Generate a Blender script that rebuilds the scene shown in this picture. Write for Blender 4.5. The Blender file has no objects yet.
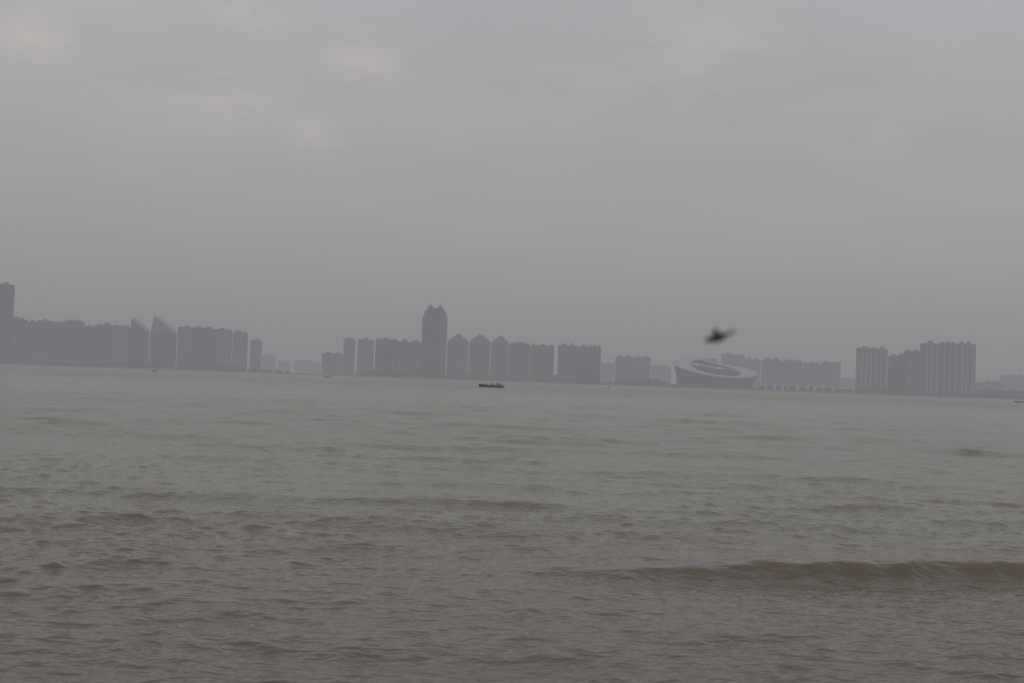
import bpy, math, random
import numpy as np
from mathutils import Matrix, Vector
random.seed(7); rng=np.random.default_rng(11)
sc=bpy.context.scene
sc.view_settings.view_transform='Standard'; sc.view_settings.look='None'; sc.view_settings.exposure=0
COL=sc.collection
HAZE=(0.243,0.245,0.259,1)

# ---------------------------------------------------------------- node helpers
def N(nt,t,**kw):
    n=nt.nodes.new(t)
    for k,v in kw.items():
        if k.startswith('i_'): n.inputs[int(k[2:])].default_value=v
        else: setattr(n,k,v)
    return n
def M(nt,op,a,b=None,c=None):
    n=nt.nodes.new('ShaderNodeMath'); n.operation=op
    for i,v in enumerate((a,b,c)):
        if v is None: continue
        if isinstance(v,(int,float)): n.inputs[i].default_value=v
        else: nt.links.new(v,n.inputs[i])
    return n.outputs[0]
def mixc(nt,f,a,b):
    n=nt.nodes.new('ShaderNodeMix'); n.data_type='RGBA'
    for idx,v in ((0,f),(6,a),(7,b)):
        if isinstance(v,(int,float,tuple)): n.inputs[idx].default_value=v
        else: nt.links.new(v,n.inputs[idx])
    return n.outputs[2]
def maprange(nt,v,a,b,c,d,smooth=False):
    n=nt.nodes.new('ShaderNodeMapRange'); n.clamp=True
    if smooth: n.interpolation_type='SMOOTHSTEP'
    nt.links.new(v,n.inputs[0])
    for i,x in enumerate((a,b,c,d)): n.inputs[i+1].default_value=x
    return n.outputs[0]

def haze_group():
    g=bpy.data.node_groups.new('painted_haze','ShaderNodeTree')
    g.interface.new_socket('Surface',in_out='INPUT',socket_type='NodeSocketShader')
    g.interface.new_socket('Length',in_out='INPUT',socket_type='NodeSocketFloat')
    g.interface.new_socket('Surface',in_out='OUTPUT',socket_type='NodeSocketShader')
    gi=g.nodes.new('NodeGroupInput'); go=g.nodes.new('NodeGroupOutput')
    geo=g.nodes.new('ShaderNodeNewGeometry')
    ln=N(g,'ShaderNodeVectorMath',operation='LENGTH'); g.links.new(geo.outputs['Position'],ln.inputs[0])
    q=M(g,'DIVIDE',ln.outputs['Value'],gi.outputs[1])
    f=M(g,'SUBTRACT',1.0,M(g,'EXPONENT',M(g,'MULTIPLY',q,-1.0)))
    em=g.nodes.new('ShaderNodeEmission'); em.inputs[0].default_value=HAZE  # haze painted into each material as glow, stronger away from the origin
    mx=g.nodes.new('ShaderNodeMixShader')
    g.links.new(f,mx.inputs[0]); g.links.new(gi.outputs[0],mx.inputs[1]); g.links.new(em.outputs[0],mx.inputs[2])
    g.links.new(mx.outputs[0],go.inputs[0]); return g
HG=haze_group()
def newmat(name):
    m=bpy.data.materials.new(name); m.use_nodes=True; nt=m.node_tree; nt.nodes.clear()
    try: m.cycles.emission_sampling='NONE'
    except Exception as ex: print(ex)
    b=nt.nodes.new('ShaderNodeBsdfPrincipled'); return m,nt,b
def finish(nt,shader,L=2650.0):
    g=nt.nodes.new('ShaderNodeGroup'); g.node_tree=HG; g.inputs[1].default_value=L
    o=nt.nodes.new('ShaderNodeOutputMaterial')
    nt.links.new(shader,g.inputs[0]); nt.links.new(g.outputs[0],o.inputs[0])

def plain(name,col,rough=0.7,var=0.25,scale=0.5):
    m,nt,b=newmat(name)
    geo=nt.nodes.new('ShaderNodeNewGeometry')
    no=N(nt,'ShaderNodeTexNoise'); no.inputs['Scale'].default_value=scale; no.inputs['Detail'].default_value=3
    nt.links.new(geo.outputs['Position'],no.inputs['Vector'])
    c=mixc(nt,no.outputs[0],tuple(x*(1-var) for x in col)+(1,),tuple(min(1,x*(1+var)) for x in col)+(1,))
    nt.links.new(c,b.inputs['Base Color']); b.inputs['Roughness'].default_value=rough
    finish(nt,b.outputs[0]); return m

def facade(name,wall,glass,pu=3.6,wu=2.2,ps=3.1,ws=1.7):
    m,nt,b=newmat(name)
    geo=nt.nodes.new('ShaderNodeNewGeometry'); sp=nt.nodes.new('ShaderNodeSeparateXYZ')
    nt.links.new(geo.outputs['Position'],sp.inputs[0])
    u=M(nt,'ADD',sp.outputs[0],sp.outputs[1])
    a=M(nt,'LESS_THAN',M(nt,'MODULO',M(nt,'ADD',u,9000.0),pu),wu)
    c=M(nt,'LESS_THAN',M(nt,'MODULO',sp.outputs[2],ps),ws)
    win=M(nt,'MULTIPLY',a,c)
    oi=nt.nodes.new('ShaderNodeObjectInfo')
    v=maprange(nt,oi.outputs['Random'],0,1,0.6,1.35)
    no=N(nt,'ShaderNodeTexNoise'); no.inputs['Scale'].default_value=0.05; no.inputs['Detail'].default_value=3
    nt.links.new(geo.outputs['Position'],no.inputs['Vector'])
    v=M(nt,'MULTIPLY',v,maprange(nt,no.outputs[0],0.3,0.7,0.8,1.2))
    vm=N(nt,'ShaderNodeVectorMath',operation='SCALE'); vm.inputs[0].default_value=wall
    nt.links.new(v,vm.inputs['Scale'])
    col=mixc(nt,win,vm.outputs[0],glass+(1,))
    nt.links.new(col,b.inputs['Base Color'])
    nt.links.new(maprange(nt,win,0,1,0.8,0.3),b.inputs['Roughness'])
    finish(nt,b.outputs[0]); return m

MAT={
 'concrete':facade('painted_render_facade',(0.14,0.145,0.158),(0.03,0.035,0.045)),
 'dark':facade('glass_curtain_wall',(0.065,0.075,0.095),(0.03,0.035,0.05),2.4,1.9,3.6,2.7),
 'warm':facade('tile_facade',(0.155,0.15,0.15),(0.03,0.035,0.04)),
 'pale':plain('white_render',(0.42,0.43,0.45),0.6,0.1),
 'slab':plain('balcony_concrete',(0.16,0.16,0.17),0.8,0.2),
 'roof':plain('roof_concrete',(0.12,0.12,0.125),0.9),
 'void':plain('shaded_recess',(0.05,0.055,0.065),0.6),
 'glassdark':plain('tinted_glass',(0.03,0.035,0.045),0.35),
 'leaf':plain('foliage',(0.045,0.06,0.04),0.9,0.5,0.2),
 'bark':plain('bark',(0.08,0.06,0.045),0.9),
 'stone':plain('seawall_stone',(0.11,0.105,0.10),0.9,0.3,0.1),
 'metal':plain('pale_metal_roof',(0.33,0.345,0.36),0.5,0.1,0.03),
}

# ---------------------------------------------------------------- mesh builder
class MB:
    def __init__(s): s.v=[];s.f=[];s.m=[];s.mats=[]
    def mi(s,k):
        if k not in s.mats: s.mats.append(k)
        return s.mats.index(k)
    def box(s,x0,x1,y0,y1,z0,z1,k,top=None):
        b=len(s.v); 
        if top is None: tx0,tx1,ty0,ty1=x0,x1,y0,y1
        else: tx0,tx1,ty0,ty1=top
        s.v+=[(x0,y0,z0),(x1,y0,z0),(x1,y1,z0),(x0,y1,z0),(tx0,ty0,z1),(tx1,ty0,z1),(tx1,ty1,z1),(tx0,ty1,z1)]
        s.f+=[(b,b+3,b+2,b+1),(b+4,b+5,b+6,b+7),(b,b+1,b+5,b+4),(b+1,b+2,b+6,b+5),(b+2,b+3,b+7,b+6),(b+3,b,b+4,b+7)]
        s.m+=[s.mi(k)]*6
    def prism(s,pts,y0,y1,k):
        n=len(pts); b=len(s.v)
        s.v+=[(x,y0,z) for x,z in pts]+[(x,y1,z) for x,z in pts]
        s.f+=[tuple(range(b,b+n)),tuple(range(b+2*n-1,b+n-1,-1))]
        s.f+=[(b+(i+1)%n,b+i,b+n+i,b+n+(i+1)%n) for i in range(n)]
        s.m+=[s.mi(k)]*(n+2)
    def grid(s,P,k,closed=False):
        b=len(s.v); r=len(P); c=len(P[0])
        for row in P: s.v+=[tuple(p) for p in row]
        for i in range(r-1):
            for j in range(c if closed else c-1):
                j2=(j+1)%c
                s.f.append((b+i*c+j,b+i*c+j2,b+(i+1)*c+j2,b+(i+1)*c+j)); s.m.append(s.mi(k))
    def obj(s,name,loc=(0,0,0),smooth=False,parent=None,mats=None):
        me=bpy.data.meshes.new(name); me.from_pydata(s.v,[],s.f)
        for k in s.mats: me.materials.append((mats or MAT)[k])
        me.polygons.foreach_set('material_index',s.m)
        if smooth: me.polygons.foreach_set('use_smooth',[True]*len(me.polygons))
        me.update(); o=bpy.data.objects.new(name,me); COL.objects.link(o); o.location=loc
        if parent: o.parent=parent
        return o

GZ=2.5
def tower_obj(name,x0,x1,h,Y,style='flat',wall='concrete',piers=False):
    s=Y/2844.0; x0*=s;x1*=s; top=3+h*s-GZ; w=x1-x0; xc=(x0+x1)/2; D=random.uniform(20,28)
    mb=MB(); hw=w/2
    body=top-(4 if style in('flat','frame') else 0)
    if style=='peak': body=top-12
    nb=max(2,int(round(w/ (9.5 if w<60 else 12))))
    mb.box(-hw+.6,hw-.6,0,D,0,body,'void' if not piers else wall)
    bw=w/nb
    for i in range(nb):
        g=random.choice((.35,.5,.9))
        a=-hw+i*bw+(g if i else 0); b=-hw+(i+1)*bw-(g if i<nb-1 else 0)
        pr=random.choice((2.2,3.4,4.4)); bt=body-random.choice((0,0,0.8,3.1,6.2))
        if style=='peak': bt=body-abs((a+b)/2)/hw*5
        mb.box(a,b,-pr,-0.02,0,bt,wall)
        mb.box(a,b,D+.02,D+pr,0,bt,wall)
        z=3.1
        half=(a+b)/2+random.uniform(-1,1)
        while z<bt-1:
            mb.box(a+.3,half,-pr-1.3,-pr-.02,z,z+1.15,'slab')
            z+=3.1
        if piers:
            mb.box(half+.4,half+1.3,-pr-1.5,-pr-.03,0,bt+1.5,'pale')
        mb.box(a+.2,b-.2,-pr+.2,-pr+.6,bt+.01,bt+1.3,'slab')
    for sx in (-1,1):
        e0,e1=(hw-.58,hw+1.2) if sx>0 else (-hw-1.2,-hw+.58)
        mb.box(e0,e1,D*.3,D*.7,0,body-3,wall)
    if style in('flat','frame'):
        n=random.choice((1,2,2,3)) if w>25 else 1
        for i in range(n):
            c=-hw+w*(i+.5)/n+random.uniform(-1.5,1.5); r=random.uniform(2.3,min(5,w/n*.35))
            mb.box(c-r,c+r,D*.3,D*.65,body+.02,top-random.uniform(-1.5,1.5),'roof')
        if style=='frame':
            for c in np.linspace(-hw+2,hw-2.6,5): mb.box(c,c+.6,1,1.6,body+.02,top-.6,'slab')
            mb.box(-hw+2,hw-2,1,1.6,top-.59,top,'slab')
    elif style=='peak':
        mb.box(-hw*.8,hw*.8,2,D-2,body+.02,body+4,wall)
        mb.box(-hw*.5,hw*.5,4,D-4,body+4.02,body+8,wall)
        mb.box(-hw*.30,hw*.34,5,D-5,body+8.02,top,'roof',top=(-hw*.2,hw*.22,D*.3,D*.7))
    return mb.obj(name,((xc),Y,GZ))

A='apartment_tower'
data=[ # x0,x1,height,distance,style,wall,piers
(-1056,-1007,161,2830,'frame','dark',0),(-1003,-978,92,2900,'flat','concrete',0),(-976,-954,88,2890,'flat','warm',0),
(-952,-928,91,2900,'flat','concrete',0),(-926,-900,87,2910,'flat','warm',0),(-896,-862,91,2860,'frame','concrete',0),
(-856,-830,82,2960,'flat','concrete',0),(-828,-800,87,2970,'flat','warm',0),(-798,-769,84,2950,'flat','concrete',0),
(-668,-638,88,2930,'flat','concrete',0),(-636,-602,87,2960,'frame','warm',0),(-600,-564,86,2930,'flat','concrete',0),
(-558,-532,80,3050,'flat','warm',0),(-522,-504,66,3250,'flat','concrete',0),
(-498,-474,36,5200,'flat','concrete',0),(-466,-444,24,5400,'flat','warm',0),(-432,-400,28,5600,'flat','concrete',0),(-396,-382,22,5600,'flat','concrete',0),
(-378,-340,45,3300,'flat','concrete',0),(-336,-316,75,3150,'flat','warm',0),(-308,-278,75,3050,'flat','concrete',0),
(-272,-230,77,2880,'frame','warm',0),(-228,-183,74,2860,'flat','concrete',0),
(-128,-88,89,2860,'peak','concrete',0),(-84,-44,90,2860,'peak','warm',0),(-40,-6,89,2880,'peak','concrete',0),
(-3,36,79,2900,'frame','concrete',0),(39,84,76,2900,'flat','warm',0),(94,132,78,2860,'flat','concrete',0),(134,178,77,2860,'frame','warm',0),
(181,206,44,4200,'flat','concrete',0),(210,242,59,3250,'flat','concrete',0),(245,278,58,3280,'frame','warm',0),
(282,320,42,4500,'flat','concrete',0),(340,370,48,4800,'flat','concrete',0),(376,412,60,4500,'flat','warm',0),(422,466,70,4000,'flat','concrete',0),(470,498,62,4000,'flat','concrete',0),
(504,541,63,3450,'flat','concrete',0),(544,582,61,3450,'frame','warm',0),(586,618,58,3500,'flat','concrete',0),(624,658,61,3500,'flat','warm',0),
(662,690,30,4400,'flat','concrete',0),
(692,718,94,2720,'flat','warm',1),(720,748,93,2725,'flat','concrete',1),(756,784,80,2800,'flat','dark',0),(786,818,91,2800,'flat','warm',0),
(822,851,108,2680,'flat','dark',1),(856,888,109,2690,'flat','dark',1),(890,924,109,2690,'flat','concrete',1),
(926,950,30,3500,'flat','concrete',0),(952,982,33,3600,'flat','warm',0),(984,1010,48,4400,'flat','concrete',0),(1012,1044,47,4400,'flat','warm',0),
(1060,1092,70,3300,'flat','concrete',0),(1100,1140,74,3300,'flat','warm',0),(1160,1200,60,3200,'flat','warm',0),
(-1100,-1066,100,2900,'flat','concrete',0),(-1140,-1106,96,2900,'flat','warm',0),(-1200,-1160,88,2900,'flat','concrete',0)]
for d in data:
    k=(7 if d[0]>690 and d[0]<925 else 0)   # right-hand estate stands a little further along the shore
    tower_obj(A,d[0]+(k*.5 if k else 0),d[1]+(k*.5 if k else 0),*d[2:4],style=d[4],wall=d[5],piers=d[6])

# landmark skyscraper
mb=MB(); w=48;hw=24;H=150;D=36
mb.box(-hw,hw,0,D,0,122,'dark')
for i in range(7):
    a=-hw+i*w/6.0-.7; mb.box(a,a+1.0,-1.2,-.02,0,124 if i in(0,6) else 128,'roof')
z=4
while z<122: mb.box(-hw+.7,hw-.7,-.7,-.03,z,z+.9,'roof'); z+=3.7
mb.box(-hw+2.5,hw-2.5,3,D-3,122.02,134,'dark')
mb.box(-hw+7,hw-7,6,D-6,134.02,140,'dark')
for c in (-11,8):
    mb.box(c-5.5,c+8,8,D-8,140.02,146,'roof',top=(c-.5,c+3,12,D-12))
    mb.box(c+.8,c+1.8,17,18,146.02,H+3,'roof')
mb.obj('office_skyscraper',(-156,2844,GZ))

def sail(x0,x1,lo,hi,Y,flip):
    s=Y/2844; hw=(x1-x0)/2; mb=MB()
    mb.box(-hw,hw,0,24,0,lo*.9,'dark')
    z=3.5
    while z<lo*.9-1: mb.box(-hw+.2,hw-.2,-.8,-.02,z,z+1,'roof'); z+=3.5
    pts=[(-hw,lo*.9+.02)]
    n=14
    for i in range(n+1):
        t=i/n; x=-hw+(2*hw)*(0.14+0.86*t); pts.append((x,lo*.9+(hi-lo*.9)*(1-t)**0.7+ .5))
    pts.append((hw,lo*.9+.02))
    mb.prism(pts,2,20,'concrete')
    for i in range(1,n+1):
        (xa,za),(xb,zb)=pts[i],pts[i+1]
        mb.prism([(xa,za-3.5),(xb,zb-3.5),(xb,zb+1.2),(xa,za+1.2)],-.5,1.9,'pale')
    mb.obj('sail_topped_tower',((x0+x1)/2*s,Y,GZ))
sail(-766,-731,80,101,2860,False)
sail(-724,-676,80,106,2850,False)

def hall(x0,x1,h,Y,wall='concrete',name='waterfront_hall'):
    s=Y/2844; hw=(x1-x0)/2*s; mb=MB()
    mb.box(-hw,hw,0,30,0,h,wall); mb.box(-hw-1,hw+1,-1.5,31,h+.02,h+1.0,'slab')
    n=int(hw*2/8)
    for i in range(n+1):
        a=-hw+i*(2*hw-1)/n; mb.box(a,a+1,-1.2,-.02,0,h,'slab')
    mb.box(-hw*.5,-hw*.2,8,20,h+1.02,h+5,'roof'); mb.box(hw*.3,hw*.55,8,20,h+1.02,h+4,'roof')
    mb.obj(name,((x0+x1)/2*s,Y,GZ))
hall(-990,-870,15,2812); hall(-820,-700,9,2812,'dark'); hall(-640,-540,10,2815); hall(-300,-200,12,2815,'dark')
hall(-110,-10,9,2812); hall(60,150,10,2812,'warm'); hall(700,800,9,2640,'warm'); hall(930,1040,13,2700,'warm'); hall(215,300,12,2820)

# stadium --------------------------------------------------------------
def stadium():
    root=bpy.data.objects.new('stadium',None); COL.objects.link(root); root.location=(408*2790/2844.,2790,GZ)
    a,b=83,64; n=96
    def Hh(p):
        return 37.5+12.5*math.sin(p)-7*math.cos(p)+2.0*math.cos(2*p)+4.5*math.exp(-((p-2.1)/.5)**2)
    ph=[2*math.pi*i/n for i in range(n)]
    def ring(r,z): return [(a*r*math.cos(p),b*r*math.sin(p),z(p)) for p in ph]
    mb=MB()
    mb.grid([ring(.90,lambda p:0),ring(.90,lambda p:9),ring(.92,lambda p:Hh(p)*.5),ring(.97,lambda p:Hh(p)*.8)],'glassdark',True)
    mb.obj('glazed_drum',parent=root,smooth=True)
    mb=MB()
    for i in range(0,n,3):
        p=ph[i]; q=ph[i]+.012
        P=[]
        for r,z in((.91,0),(.915,9),(.935,Hh(p)*.5),(.98,Hh(p)*.8)):
            P.append([(a*r*math.cos(p),b*r*math.sin(p),z),(a*r*math.cos(q),b*r*math.sin(q),z)])
        mb.grid(P,'roof')
    mb.box(-a*1.0,a*1.0,-b*1.02,b*1.0,-.5,2.5,'stone')
    mb.obj('raking_ribs',parent=root)
    mb=MB()
    mb.grid([ring(.97,lambda p:Hh(p)*.90),ring(1.02,lambda p:Hh(p)*.95),ring(1.0,lambda p:Hh(p)),ring(.90,lambda p:Hh(p)+2.0),ring(.74,lambda p:Hh(p)+2.0),ring(.60,lambda p:Hh(p)-.6)],'metal',True)
    mb.obj('shell_roof',parent=root,smooth=True)
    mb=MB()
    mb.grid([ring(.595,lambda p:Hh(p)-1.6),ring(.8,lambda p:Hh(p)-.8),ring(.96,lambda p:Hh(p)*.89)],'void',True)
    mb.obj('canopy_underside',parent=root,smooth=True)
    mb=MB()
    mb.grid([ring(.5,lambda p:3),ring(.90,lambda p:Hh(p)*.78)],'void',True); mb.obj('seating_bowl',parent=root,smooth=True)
    mb=MB(); P=[]
    for i in range(40):
        t=i/39; p=math.pi*(1.02+0.93*t); zz=Hh(p)*(.84-.36*math.sin(math.pi*t))+1
        r=1.0-.06*math.sin(math.pi*t)
        P.append([(a*r*math.cos(p),b*r*math.sin(p),zz),(a*(r-.01)*math.cos(p),b*(r-.01)*math.sin(p),zz-1-.8*math.sin(math.pi*t))])
    mb.grid(P,'slab'); mb.obj('roof_swoosh',parent=root,smooth=True)
stadium()
def shells():
    root=bpy.data.objects.new('shell_pavilion',None); COL.objects.link(root); root.location=(575*2745/2844.,2745,GZ)
    mb=MB(); mb.box(-72,72,6,30,0,6,'glassdark'); mb.box(-74,74,4,32,6.02,7,'slab'); mb.obj('low_hall',parent=root)
    mb=MB()
    for i in range(9):
        c=-64+i*16+random.uniform(-4,4); hh=random.uniform(8,15); w=random.uniform(2.5,5); P=[]
        for j in range(9):
            t=j/8; z=hh*math.sin(t*math.pi*.5); ww=w*(1-t**1.6); y=4-3*t*(1-t)*4+t*10
            P.append([(c-ww+t*4,y+2,z+.2),(c+t*4,y-1.5,z+.4),(c+ww+t*4,y+2,z+.2)])
        mb.grid(P,'metal')
    mb.obj('pale_shells',parent=root,smooth=True)
shells()

# land ------------------------------------------------------------------
mb=MB()
xs=np.linspace(-9000,9000,361)
def shore(x): return 2770-95*(1/(1+math.exp(-(x-330)/60)))*1.0 -60*(1/(1+math.exp(-(x-640)/40)))+6*math.sin(x*.013)
P=[[ (x,shore(x)-3,-2) for x in xs],[(x,shore(x),1.9) for x in xs],[(x,shore(x)+2,GZ-.02) for x in xs],[(x,9000,GZ) for x in xs]]
mb.grid(P,'stone'); mb.obj('far_shore_ground')
def trees():
    V=[];F=[];mi=[]
    for k in range(1500):
        x=random.uniform(-1500,1500)
        if math.sin(x*.021)+math.sin(x*.0077+1)<-1.1: continue
        if 300<x<490 and random.random()<.6: continue
        y=shore(x)+random.uniform(8,34); h=random.uniform(4.5,10.5)*(1 if x<300 else .8)*(.8+.3*math.sin(x*.031)); r=h*random.uniform(.3,.5)
        b=len(V)
        for (rr,zz) in((.35,0),(.15,h*.6)):
            for q in range(4): V.append((x+rr*math.cos(q*1.57),y+rr*math.sin(q*1.57),GZ+zz))
        for q in range(4): F.append((b+q,b+(q+1)%4,b+4+(q+1)%4,b+4+q)); mi.append(1)
        for j in range(60):
            u=Vector((random.gauss(0,1),random.gauss(0,1),random.gauss(0,1))).normalized()*random.random()**.4
            c=Vector((x+u.x*r,y+u.y*r,GZ+h*.58+u.z*h*.42)); s=random.uniform(.5,1.1); b=len(V)
            for q in range(3):
                V.append(tuple(c+Vector((random.gauss(0,s),random.gauss(0,s),random.gauss(0,s*.7)))))
            F.append((b,b+1,b+2)); mi.append(0)
    me=bpy.data.meshes.new('waterfront_trees'); me.from_pydata(V,[],F); me.materials.append(MAT['leaf']); me.materials.append(MAT['bark'])
    me.polygons.foreach_set('material_index',mi); o=bpy.data.objects.new('waterfront_trees',me); COL.objects.link(o)
trees()

# ---------------------------------------------------------------- water
FPX=1422.0; CH=3.0
rows=np.concatenate([np.linspace(980,476,70),np.linspace(474,330,250),np.linspace(329.7,1.37,1100)])
Yr=CH*FPX/rows; NC=900
ang=np.linspace(-.56,.56,NC)
Y=np.repeat(Yr[:,None],NC,1); X=ang[None,:]*(Y+3)
dr=np.abs(np.gradient(Yr))[:,None]
Z=np.zeros_like(X); DY=np.zeros_like(X); DX=np.zeros_like(X)
def sst(x,a,b):
    t=np.clip((x-a)/(b-a),0,1); return t*t*(3-2*t)
env=1+.45*np.sin(X*.23+1.3*np.sin(Y*.11))*np.sin(Y*.19+.5)
off=sst(Y,30,120)
NW=96
for i in range(NW):
    lam=0.22*(11/0.22)**((i+rng.random())/NW); k=2*math.pi/lam
    th=rng.normal(0,.5 if lam>1 else .8)+0.12; kx,ky=k*math.sin(th),k*math.cos(th)
    sl=0.027 if lam<1.2 else (.017 if lam<3 else .008); a=sl/k
    if lam>1.5: a=a*(1+.7*off)
    fade=np.clip((lam/2.2-dr)/(lam/5),0,1)
    p=kx*X+ky*Y+rng.random()*6.28; m=a*fade*env
    Z+=m*np.sin(p); c=m*np.cos(p); DY+=c*math.cos(th)*.9; DX+=c*math.sin(th)*.9
# swell ridges rolling ashore: y0, dy/dx, height, x range, back width, front width
ridges=[(22.6,.10,.34,(-4.0,9.5),(30,44),1.1,.36),(24.2,.12,.09,(-1,6.0),(30,44),.9,.35),(18.0,-.05,.05,(-30,-24),(-4.5,-1.0),1.0,.4),(16.2,.10,.04,(-20,-15),(-3.5,0),.9,.4),
 (28.6,.03,.05,(-22,-10),(0,8),1.5,.6),(34,.02,.12,(-24,-8),(9,18),1.3,.42),(40,.03,.11,(-6,0),(20,30),1.5,.5),(48,-.02,.11,(-20,-8),(24,34),1.8,.6),
 (62,.01,.13,(-40,-25),(5,20),2.4,.9),(74,.02,.11,(-10,0),(40,60),2.6,1.0),(92,.0,.12,(-60,-35),(40,60),3.0,1.2),(118,.0,.14,(-30,0),(70,90),4,1.6),(150,.01,.12,(-99,-60),(10,60),5,2.2)]
for y0,sl,Hh,(xa,xb),(xc,xd),wb,wf in ridges:
    yc=y0+sl*X+.16*np.sin(X*.55+y0)+.08*np.sin(X*1.7+2*y0)+.06*np.sin(X*4.1+y0)+.035*np.sin(X*9.3+.6*np.sin(X*2.3))
    if y0>60: yc=yc+1.2*np.sin(X*.17+y0)
    t=Y-yc; pr=np.where(t>0,np.exp(-(t/wb)**2),np.exp(-(t/wf)**2))
    md=.10 if y0<23 and y0>22 else .22
    e=sst(X,xa,xb)*(1-sst(X,xc,xd))*(1-md+md*np.sin(X*(.9 if y0<60 else .25)+y0)+.06*np.sin(X*5.3+y0))
    Z+=Hh*pr*e
    Z-=.2*Hh*e*np.exp(-((t+wf*2.4)/(wf*1.6))**2)
X2=X+DX; Y2=Y+DY
nr=len(Yr); co=np.stack([X2,Y2,Z],-1).reshape(-1,3).astype(np.float32)
idx=np.arange(nr*NC).reshape(nr,NC)
q=np.stack([idx[:-1,:-1],idx[:-1,1:],idx[1:,1:],idx[1:,:-1]],-1).reshape(-1,4)
ex=np.array([(-9000,3.5,-1.2),(9000,3.5,-1.2),(9000,3400,-1.2),(-9000,3400,-1.2)],np.float32)
n0=len(co); co=np.concatenate([co,ex]); q=np.concatenate([q,[[n0,n0+1,n0+2,n0+3]]])
me=bpy.data.meshes.new('water'); me.vertices.add(len(co)); me.vertices.foreach_set('co',co.ravel())
me.loops.add(q.size); me.loops.foreach_set('vertex_index',q.ravel().astype(np.int32))
me.polygons.add(len(q)); me.polygons.foreach_set('loop_start',np.arange(0,q.size,4,dtype=np.int32))
me.polygons.foreach_set('loop_total',np.full(len(q),4,np.int32)); me.polygons.foreach_set('use_smooth',np.ones(len(q),bool))
me.update(); wo=bpy.data.objects.new('water',me); COL.objects.link(wo)

m,nt,b=newmat('silty_bay_water')
geo=nt.nodes.new('ShaderNodeNewGeometry'); sp=nt.nodes.new('ShaderNodeSeparateXYZ'); nt.links.new(geo.outputs['Position'],sp.inputs[0])
def noise(sx,sy,scale,detail=4,rough=.55):
    mp=nt.nodes.new('ShaderNodeMapping'); mp.inputs['Scale'].default_value=(sx,sy,1); nt.links.new(geo.outputs['Position'],mp.inputs[0])
    n=nt.nodes.new('ShaderNodeTexNoise'); n.noise_dimensions='2D'; n.inputs['Scale'].default_value=scale; n.inputs['Detail'].default_value=detail; n.inputs['Roughness'].default_value=rough
    nt.links.new(mp.outputs[0],n.inputs['Vector']); return n.outputs[0]
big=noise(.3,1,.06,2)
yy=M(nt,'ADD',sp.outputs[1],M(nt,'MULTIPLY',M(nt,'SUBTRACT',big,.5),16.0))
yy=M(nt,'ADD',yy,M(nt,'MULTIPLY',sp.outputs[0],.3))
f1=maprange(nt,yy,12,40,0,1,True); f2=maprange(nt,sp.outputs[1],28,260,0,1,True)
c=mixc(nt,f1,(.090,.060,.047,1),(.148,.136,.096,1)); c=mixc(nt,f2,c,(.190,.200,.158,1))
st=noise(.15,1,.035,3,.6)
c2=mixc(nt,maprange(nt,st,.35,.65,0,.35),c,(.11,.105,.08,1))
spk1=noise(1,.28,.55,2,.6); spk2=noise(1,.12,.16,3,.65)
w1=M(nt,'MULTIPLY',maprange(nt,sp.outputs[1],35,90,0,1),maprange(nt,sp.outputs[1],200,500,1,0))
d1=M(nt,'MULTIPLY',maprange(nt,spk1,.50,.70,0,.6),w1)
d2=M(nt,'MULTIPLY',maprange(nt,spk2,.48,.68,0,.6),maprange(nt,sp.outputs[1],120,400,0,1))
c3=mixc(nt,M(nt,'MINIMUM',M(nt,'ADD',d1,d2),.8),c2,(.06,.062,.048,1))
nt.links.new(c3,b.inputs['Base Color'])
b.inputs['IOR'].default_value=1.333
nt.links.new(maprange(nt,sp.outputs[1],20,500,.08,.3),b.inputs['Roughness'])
h1=noise(.6,1.2,2.6,3); h2=noise(.7,1,9,1)
hh=M(nt,'ADD',M(nt,'MULTIPLY',h1,.075),M(nt,'MULTIPLY',h2,.020))
bp=nt.nodes.new('ShaderNodeBump'); bp.inputs['Strength'].default_value=.8; bp.inputs['Distance'].default_value=1.0
nt.links.new(hh,bp.inputs['Height']); nt.links.new(bp.outputs[0],b.inputs['Normal'])
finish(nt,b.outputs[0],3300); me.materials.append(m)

m,nt,b=newmat('wet_sand')
geo=nt.nodes.new('ShaderNodeNewGeometry'); n=nt.nodes.new('ShaderNodeTexNoise'); n.inputs['Scale'].default_value=3; n.inputs['Detail'].default_value=8
nt.links.new(geo.outputs['Position'],n.inputs['Vector'])
nt.links.new(mixc(nt,n.outputs[0],(.12,.09,.07,1),(.22,.17,.13,1)),b.inputs['Base Color']); b.inputs['Roughness'].default_value=.6
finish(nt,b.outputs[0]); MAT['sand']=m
mb=MB(); P=[]
for y,z in((-400,1.6),(-20,1.55),(-1,1.4),(3,.8),(6,.2),(9,-.5),(14,-1.3),(60,-5),(9000,-12)):
    P.append([(x,y,z+(.05*math.sin(x*.7+y) if z<1 else 0)) for x in np.linspace(-9000,9000,121)])
mb.grid(P,'sand'); mb.obj('beach_ground',smooth=True)

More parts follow.
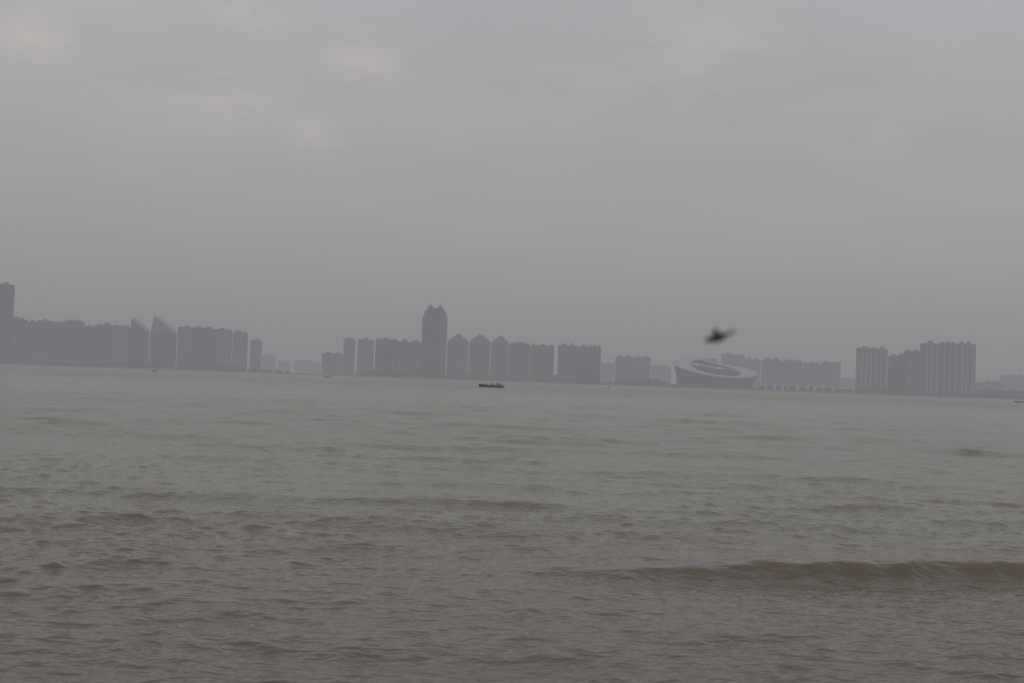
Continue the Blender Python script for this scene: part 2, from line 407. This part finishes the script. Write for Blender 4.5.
# ---------------------------------------------------------------- boat + people
def simple(name,col,rough=.6): MAT[name]=plain(name,col,rough,.2,3)
simple('hull_paint',(.016,.018,.024),.7); simple('hull_trim',(.015,.014,.014)); simple('engine_black',(.015,.015,.017),.5)
simple('cloth_dark',(.015,.017,.024),.9); simple('cloth_orange',(.10,.045,.03),.9); simple('skin_tone',(.20,.12,.085),.6); simple('hair_black',(.012,.01,.01),.7)
simple('feather_dark',(.025,.022,.022),.8); simple('buoy_paint',(.02,.017,.018),.5)
def boat(name,loc,L=11.0,B=1.9,rot=0,engine=True):
    root=bpy.data.objects.new(name,None); COL.objects.link(root); root.location=loc; root.rotation_euler=(0,0,rot)
    n=24; P=[];Q=[]
    for i in range(n+1):
        t=i/n; x=-L/2+L*t; wd=B/2*(min(1,.72+.9*t) if t<.3 else 1)*(1-max(0,(t-.45)/.55)**2.2*.96)
        sh=.62+.55*max(0,t-.5)**1.6*3+.1*max(0,.3-t); k=-.35+.5*max(0,t-.75)**1.5*4
        P.append([(x,-wd,sh),(x,-wd*.96,sh*.4),(x,-wd*.6,k+.1),(x,0,k),(x,wd*.6,k+.1),(x,wd*.96,sh*.4),(x,wd,sh)])
        Q.append([(x,-wd*.9,sh-.02),(x,-wd*.86,.12),(x,0,.1),(x,wd*.86,.12),(x,wd*.9,sh-.02)])
    mb=MB(); mb.grid(P,'hull_paint'); mb.f.append((0,1,2,3,4,5,6)); mb.m.append(0); mb.grid(Q,'hull_trim'); mb.obj('hull',parent=root)
    mb=MB()
    for s in (-1,1):
        mb.grid([[(p[0 if s<0 else 6][0],p[0 if s<0 else 6][1]+dy,p[0][2]+dz) for dy,dz in((-.06,-.05),(.06,-.05),(.06,.06),(-.06,.06))] for p in P],'hull_trim',True)
    for t in(.2,.38,.56,.72):
        x=-L/2+L*t; mb.box(x-.15,x+.15,-B*.4,B*.4,.42,.48,'hull_trim')
    mb.obj('gunwale_and_thwarts',parent=root)
    if engine:
        mb=MB(); x=-L/2-.25
        mb.box(x-.3,x+.15,-.2,.2,.75,1.3,'engine_black',top=(x-.25,x+.05,-.15,.15)); mb.box(x-.08,x+.06,-.07,.07,-.4,.74,'engine_black'); mb.box(x+.16,x+.9,-.03,.03,.95,1.0,'engine_black')
        mb.obj('outboard_motor',parent=root)
    return root
def person(name,loc,rot,pose,cloth):
    if pose=='sit':
        J=dict(pel=(0,0,.0),ch=(.08,0,.35),nk=(.12,0,.55),hd=(.15,0,.72),kL=(.42,.12,.05),kR=(.42,-.12,.03),fL=(.45,.13,-.4),fR=(.5,-.13,-.4),
               eL=(.22,.26,.2),eR=(.2,-.26,.2),hL=(.42,.16,.12),hR=(.42,-.14,.12))
    else:
        J=dict(pel=(0,0,.9),ch=(.03,0,1.25),nk=(.06,0,1.45),hd=(.08,0,1.62),kL=(.08,.12,.48),kR=(.0,-.13,.48),fL=(.0,.15,.05),fR=(-.04,-.16,.05),
               eL=(.1,.28,1.15),eR=(.18,-.27,1.15),hL=(.3,.22,1.0),hR=(.42,-.2,1.1))
    names=['pel','ch','nk','kL','kR','fL','fR','sL','sR','eL','eR','hL','hR']
    J['sL']=tuple(Vector(J['nk'])+Vector((-.02,.19,-.07))); J['sR']=tuple(Vector(J['nk'])+Vector((-.02,-.19,-.07)))
    R=dict(pel=.17,ch=.20,nk=.09,kL=.10,kR=.10,fL=.06,fR=.06,sL=.09,sR=.09,eL=.065,eR=.065,hL=.045,hR=.045)
    E=[('pel','ch'),('ch','nk'),('pel','kL'),('pel','kR'),('kL','fL'),('kR','fR'),('ch','sL'),('ch','sR'),('sL','eL'),('sR','eR'),('eL','hL'),('eR','hR')]
    root=bpy.data.objects.new(name,None); COL.objects.link(root); root.location=loc; root.rotation_euler=(0,0,rot)
    me=bpy.data.meshes.new('body'); me.from_pydata([J[k] for k in names],[(names.index(a),names.index(c)) for a,c in E],[])
    o=bpy.data.objects.new('body',me); COL.objects.link(o); o.parent=root; me.materials.append(MAT[cloth])
    bpy.context.view_layer.objects.active=o
    o.modifiers.new('skin','SKIN'); 
    for i,k in enumerate(names):
        me.skin_vertices[0].data[i].radius=(R[k],R[k])
    me.skin_vertices[0].data[0].use_root=True
    su=o.modifiers.new('sub','SUBSURF'); su.levels=1; su.render_levels=1
    mb=MB(); hx,hy,hz=J['hd']
    def ell(cx,cy,cz,rx,ry,rz,k,z0=-1):
        P=[]
        for i in range(9):
            v=-math.pi/2+math.pi*i/8; v=max(v,z0)
            P.append([(cx+rx*math.cos(v)*math.cos(u*.5236),cy+ry*math.cos(v)*math.sin(u*.5236),cz+rz*math.sin(v)) for u in range(12)])
        mb.grid(P,k,True)
    ell(hx,hy,hz,.095,.08,.12,'skin_tone',-1.57); ell(hx-.02,hy,hz+.02,.107,.095,.125,'hair_black',-.2); ell(hx+.1,hy,hz-.015,.02,.015,.025,'skin_tone',-1.57)
    mb.obj('head',parent=root,smooth=True)
    return root
BY=560.0; BX=-19.5/FPX*BY
boat('fishing_boat',(BX,BY,0.15),L=9.6,B=1.9,rot=math.pi)   # bow to the left
rp=[(3.9,.1,'stand','cloth_dark',3.1),(3.35,-.25,'stand','cloth_dark',3.3),(2.8,.2,'stand','cloth_dark',2.8),(2.1,.25,'stand','cloth_dark',2.8),(1.2,.1,'sit','cloth_orange',3.1),(.5,-.2,'stand','cloth_dark',.3),(-.2,.2,'sit','cloth_dark',3.2),(-1.3,.2,'sit','cloth_dark',3.2),(-2.2,-.1,'stand','cloth_dark',3.0),(-3.1,0,'sit','cloth_dark',3.0)]
for dx,dy,ps,cl,r in rp:
    person('fisherman',(BX+dx,BY+dy,.7 if ps=='sit' else .27),r,ps,cl)
def place(px_off,below):
    Yd=CH*FPX/below; return (px_off/FPX*Yd,Yd,0.05)
boat('small_sampan',place(-356,3.2),L=5.5,B=1.4,rot=.1)
boat('small_sampan',place(-183,3.6),L=5,B=1.4,rot=3.0)
boat('small_sampan',place(508,4.2),L=6,B=1.4,rot=3.0)
def buoy(p,s=1.0):
    mb=MB()
    prof=[(.05,-.5),(.8,-.4),(.9,.3),(.55,.6),(.2,.75),(.12,1.8),(.28,1.85),(.28,2.3),(.03,2.5)]
    mb.grid([[(r*s*math.cos(u*.5236),r*s*math.sin(u*.5236),z*s) for u in range(12)] for r,z in prof],'buoy_paint',True)
    mb.obj('navigation_buoy',p,smooth=True)
for o_,bl in((-466,2.6),(-300,3.0),(98,4.0),(168,3.2),(-105,2.6),(318,2.7),(330,3.3)): buoy(place(o_,bl),.7)

# ---------------------------------------------------------------- bird
def bird(loc):
    root=bpy.data.objects.new('flying_bird',None); COL.objects.link(root); root.location=loc; root.rotation_euler=(.15,-.35,.35); root.scale=(.21,)*3
    mb=MB(); prof=[(-.085,.004,0),(-.07,.014,.001),(-.04,.022,.0),(0,.026,0),(.035,.022,.003),(.055,.014,.007),(.068,.017,.010),(.082,.013,.011),(.092,.004,.009),(.104,.001,.007)]
    mb.grid([[(-x,r*.95*math.cos(u*.5236),r*1.15*math.sin(u*.5236)+z) for u in range(12)] for x,r,z in prof],'feather_dark',True); mb.obj('body',parent=root,smooth=True)
    for s in(-1,1):
        mb=MB(); P=[]
        for i in range(9):
            t=i/8; c=.052*(1-t**2)+.006; x=.0+.06*t; y=s*(.015+.10*t); z=.012+.03*t
            P.append([(x-c*.5,y,z),(x,y,z+.006*(1-t)),(x+c*.6,y,z-.002),(x,y,z-.004*(1-t))])
        mb.grid(P,'feather_dark',True); mb.obj('wing',parent=root,smooth=True)
    mb=MB()
    for s in(-1,1): mb.prism([(.07,.004),(.14,.010+.004*s),(.15,.004),(.08,-.004)],s*.004,s*.018,'feather_dark')
    mb.obj('tail',parent=root)
DB=2.05
bird(((715.0-510)/FPX*DB,DB,CH+49.5/FPX*DB))

# ---------------------------------------------------------------- world
W=bpy.data.worlds.new('World'); sc.world=W; W.use_nodes=True; nt=W.node_tree; nt.nodes.clear()
tc=nt.nodes.new('ShaderNodeTexCoord'); sp=nt.nodes.new('ShaderNodeSeparateXYZ'); nt.links.new(tc.outputs['Generated'],sp.inputs[0])
sky=nt.nodes.new('ShaderNodeTexSky'); sky.sky_type='NISHITA'; sky.sun_disc=False
EL,ROT=math.radians(38),math.radians(200)
sky.sun_elevation=EL; sky.sun_rotation=ROT; sky.dust_density=6; sky.air_density=1.5
z=sp.outputs[2]
cr=nt.nodes.new('ShaderNodeValToRGB'); nt.links.new(z,cr.inputs[0])
e=cr.color_ramp.elements; e[0].position=0; e[0].color=(.258,.253,.263,1); e[1].position=1; e[1].color=(.58,.58,.59,1)
for p,c in((.03,(.276,.269,.279,1)),(.09,(.330,.321,.329,1)),(.16,(.376,.368,.377,1)),(.26,(.408,.412,.424,1)),(.5,(.48,.488,.505,1))):
    k=e.new(p); k.color=c
zz=M(nt,'ADD',M(nt,'MAXIMUM',z,0.0),.12)
dv=nt.nodes.new('ShaderNodeCombineXYZ'); nt.links.new(M(nt,'DIVIDE',sp.outputs[0],zz),dv.inputs[0]); nt.links.new(M(nt,'DIVIDE',sp.outputs[1],zz),dv.inputs[1])
def wn(scale,detail,rough,off):
    mp=nt.nodes.new('ShaderNodeMapping'); mp.inputs['Location'].default_value=(off,off*.7,0); nt.links.new(dv.outputs[0],mp.inputs[0])
    n=nt.nodes.new('ShaderNodeTexNoise'); n.inputs['Scale'].default_value=scale; n.inputs['Detail'].default_value=detail; n.inputs['Roughness'].default_value=rough
    nt.links.new(mp.outputs[0],n.inputs['Vector']); return n.outputs[0]
n1=wn(.7,4,.5,3.1); n2=wn(1.7,5,.56,9.4)
lowf=maprange(nt,z,.05,.15,.08,1)
dev=M(nt,'ADD',maprange(nt,n1,.3,.7,-.045,.04),maprange(nt,n2,.3,.7,-.025,.03))
mul=M(nt,'ADD',1.0,M(nt,'MULTIPLY',dev,lowf))
vm=N(nt,'ShaderNodeVectorMath',operation='SCALE'); nt.links.new(cr.outputs[0],vm.inputs[0]); nt.links.new(mul,vm.inputs['Scale'])
fac=None
for dx,up,rad,amt in((185,335,.075,.6),(-300,272,.045,.8),(-270,365,.035,.9),(-490,330,.035,.9),(-160,312,.035,.7),(-205,240,.03,.5),(330,270,.07,.3),(60,300,.05,.3)):
    d=Vector((dx,FPX,up)).normalized()
    s=N(nt,'ShaderNodeVectorMath',operation='SUBTRACT'); nt.links.new(tc.outputs['Generated'],s.inputs[0]); s.inputs[1].default_value=d
    sc2=N(nt,'ShaderNodeVectorMath',operation='MULTIPLY'); nt.links.new(s.outputs[0],sc2.inputs[0]); sc2.inputs[1].default_value=(.8,.8,1.4)
    l=N(nt,'ShaderNodeVectorMath',operation='LENGTH'); nt.links.new(sc2.outputs[0],l.inputs[0])
    g=M(nt,'MULTIPLY',maprange(nt,l.outputs['Value'],0,rad,1,0,True),amt)
    fac=g if fac is None else M(nt,'ADD',fac,g)
n3=wn(3.6,5,.62,1.7)
fac=M(nt,'MULTIPLY',fac,maprange(nt,n3,.38,.62,0.05,1,True)); fac=M(nt,'MINIMUM',fac,1.0)
cc=mixc(nt,M(nt,'MULTIPLY',fac,.7),vm.outputs[0],(.53,.465,.45,1))
s10=N(nt,'ShaderNodeVectorMath',operation='SCALE'); nt.links.new(cc,s10.inputs[0]); s10.inputs['Scale'].default_value=10.0
fin=mixc(nt,.97,sky.outputs[0],s10.outputs[0])
bg=nt.nodes.new('ShaderNodeBackground'); bg.inputs[1].default_value=.1; nt.links.new(fin,bg.inputs[0])
wo_=nt.nodes.new('ShaderNodeOutputWorld'); nt.links.new(bg.outputs[0],wo_.inputs[0])

sd=bpy.data.lights.new('sun','SUN'); sd.energy=.5; sd.angle=math.radians(25); sd.color=(1,.95,.9)
so=bpy.data.objects.new('sun',sd); COL.objects.link(so)
dirv=Vector((math.sin(ROT)*math.cos(EL),math.cos(ROT)*math.cos(EL),math.sin(EL)))
so.rotation_euler=dirv.to_track_quat('Z','Y').to_euler()

cd=bpy.data.cameras.new('camera'); cam=bpy.data.objects.new('camera',cd); COL.objects.link(cam)
cd.sensor_width=36; cd.lens=50; cd.clip_end=30000; cd.clip_start=.05
pitch=math.atan(39/FPX); roll=math.radians(2.0)
cam.matrix_world=Matrix.Translation((0,0,CH))@Matrix.Rotation(math.pi/2+pitch,4,'X')@Matrix.Rotation(roll,4,'Z')
cd.dof.use_dof=True; cd.dof.focus_distance=1500; cd.dof.aperture_fstop=4.0
sc.camera=cam
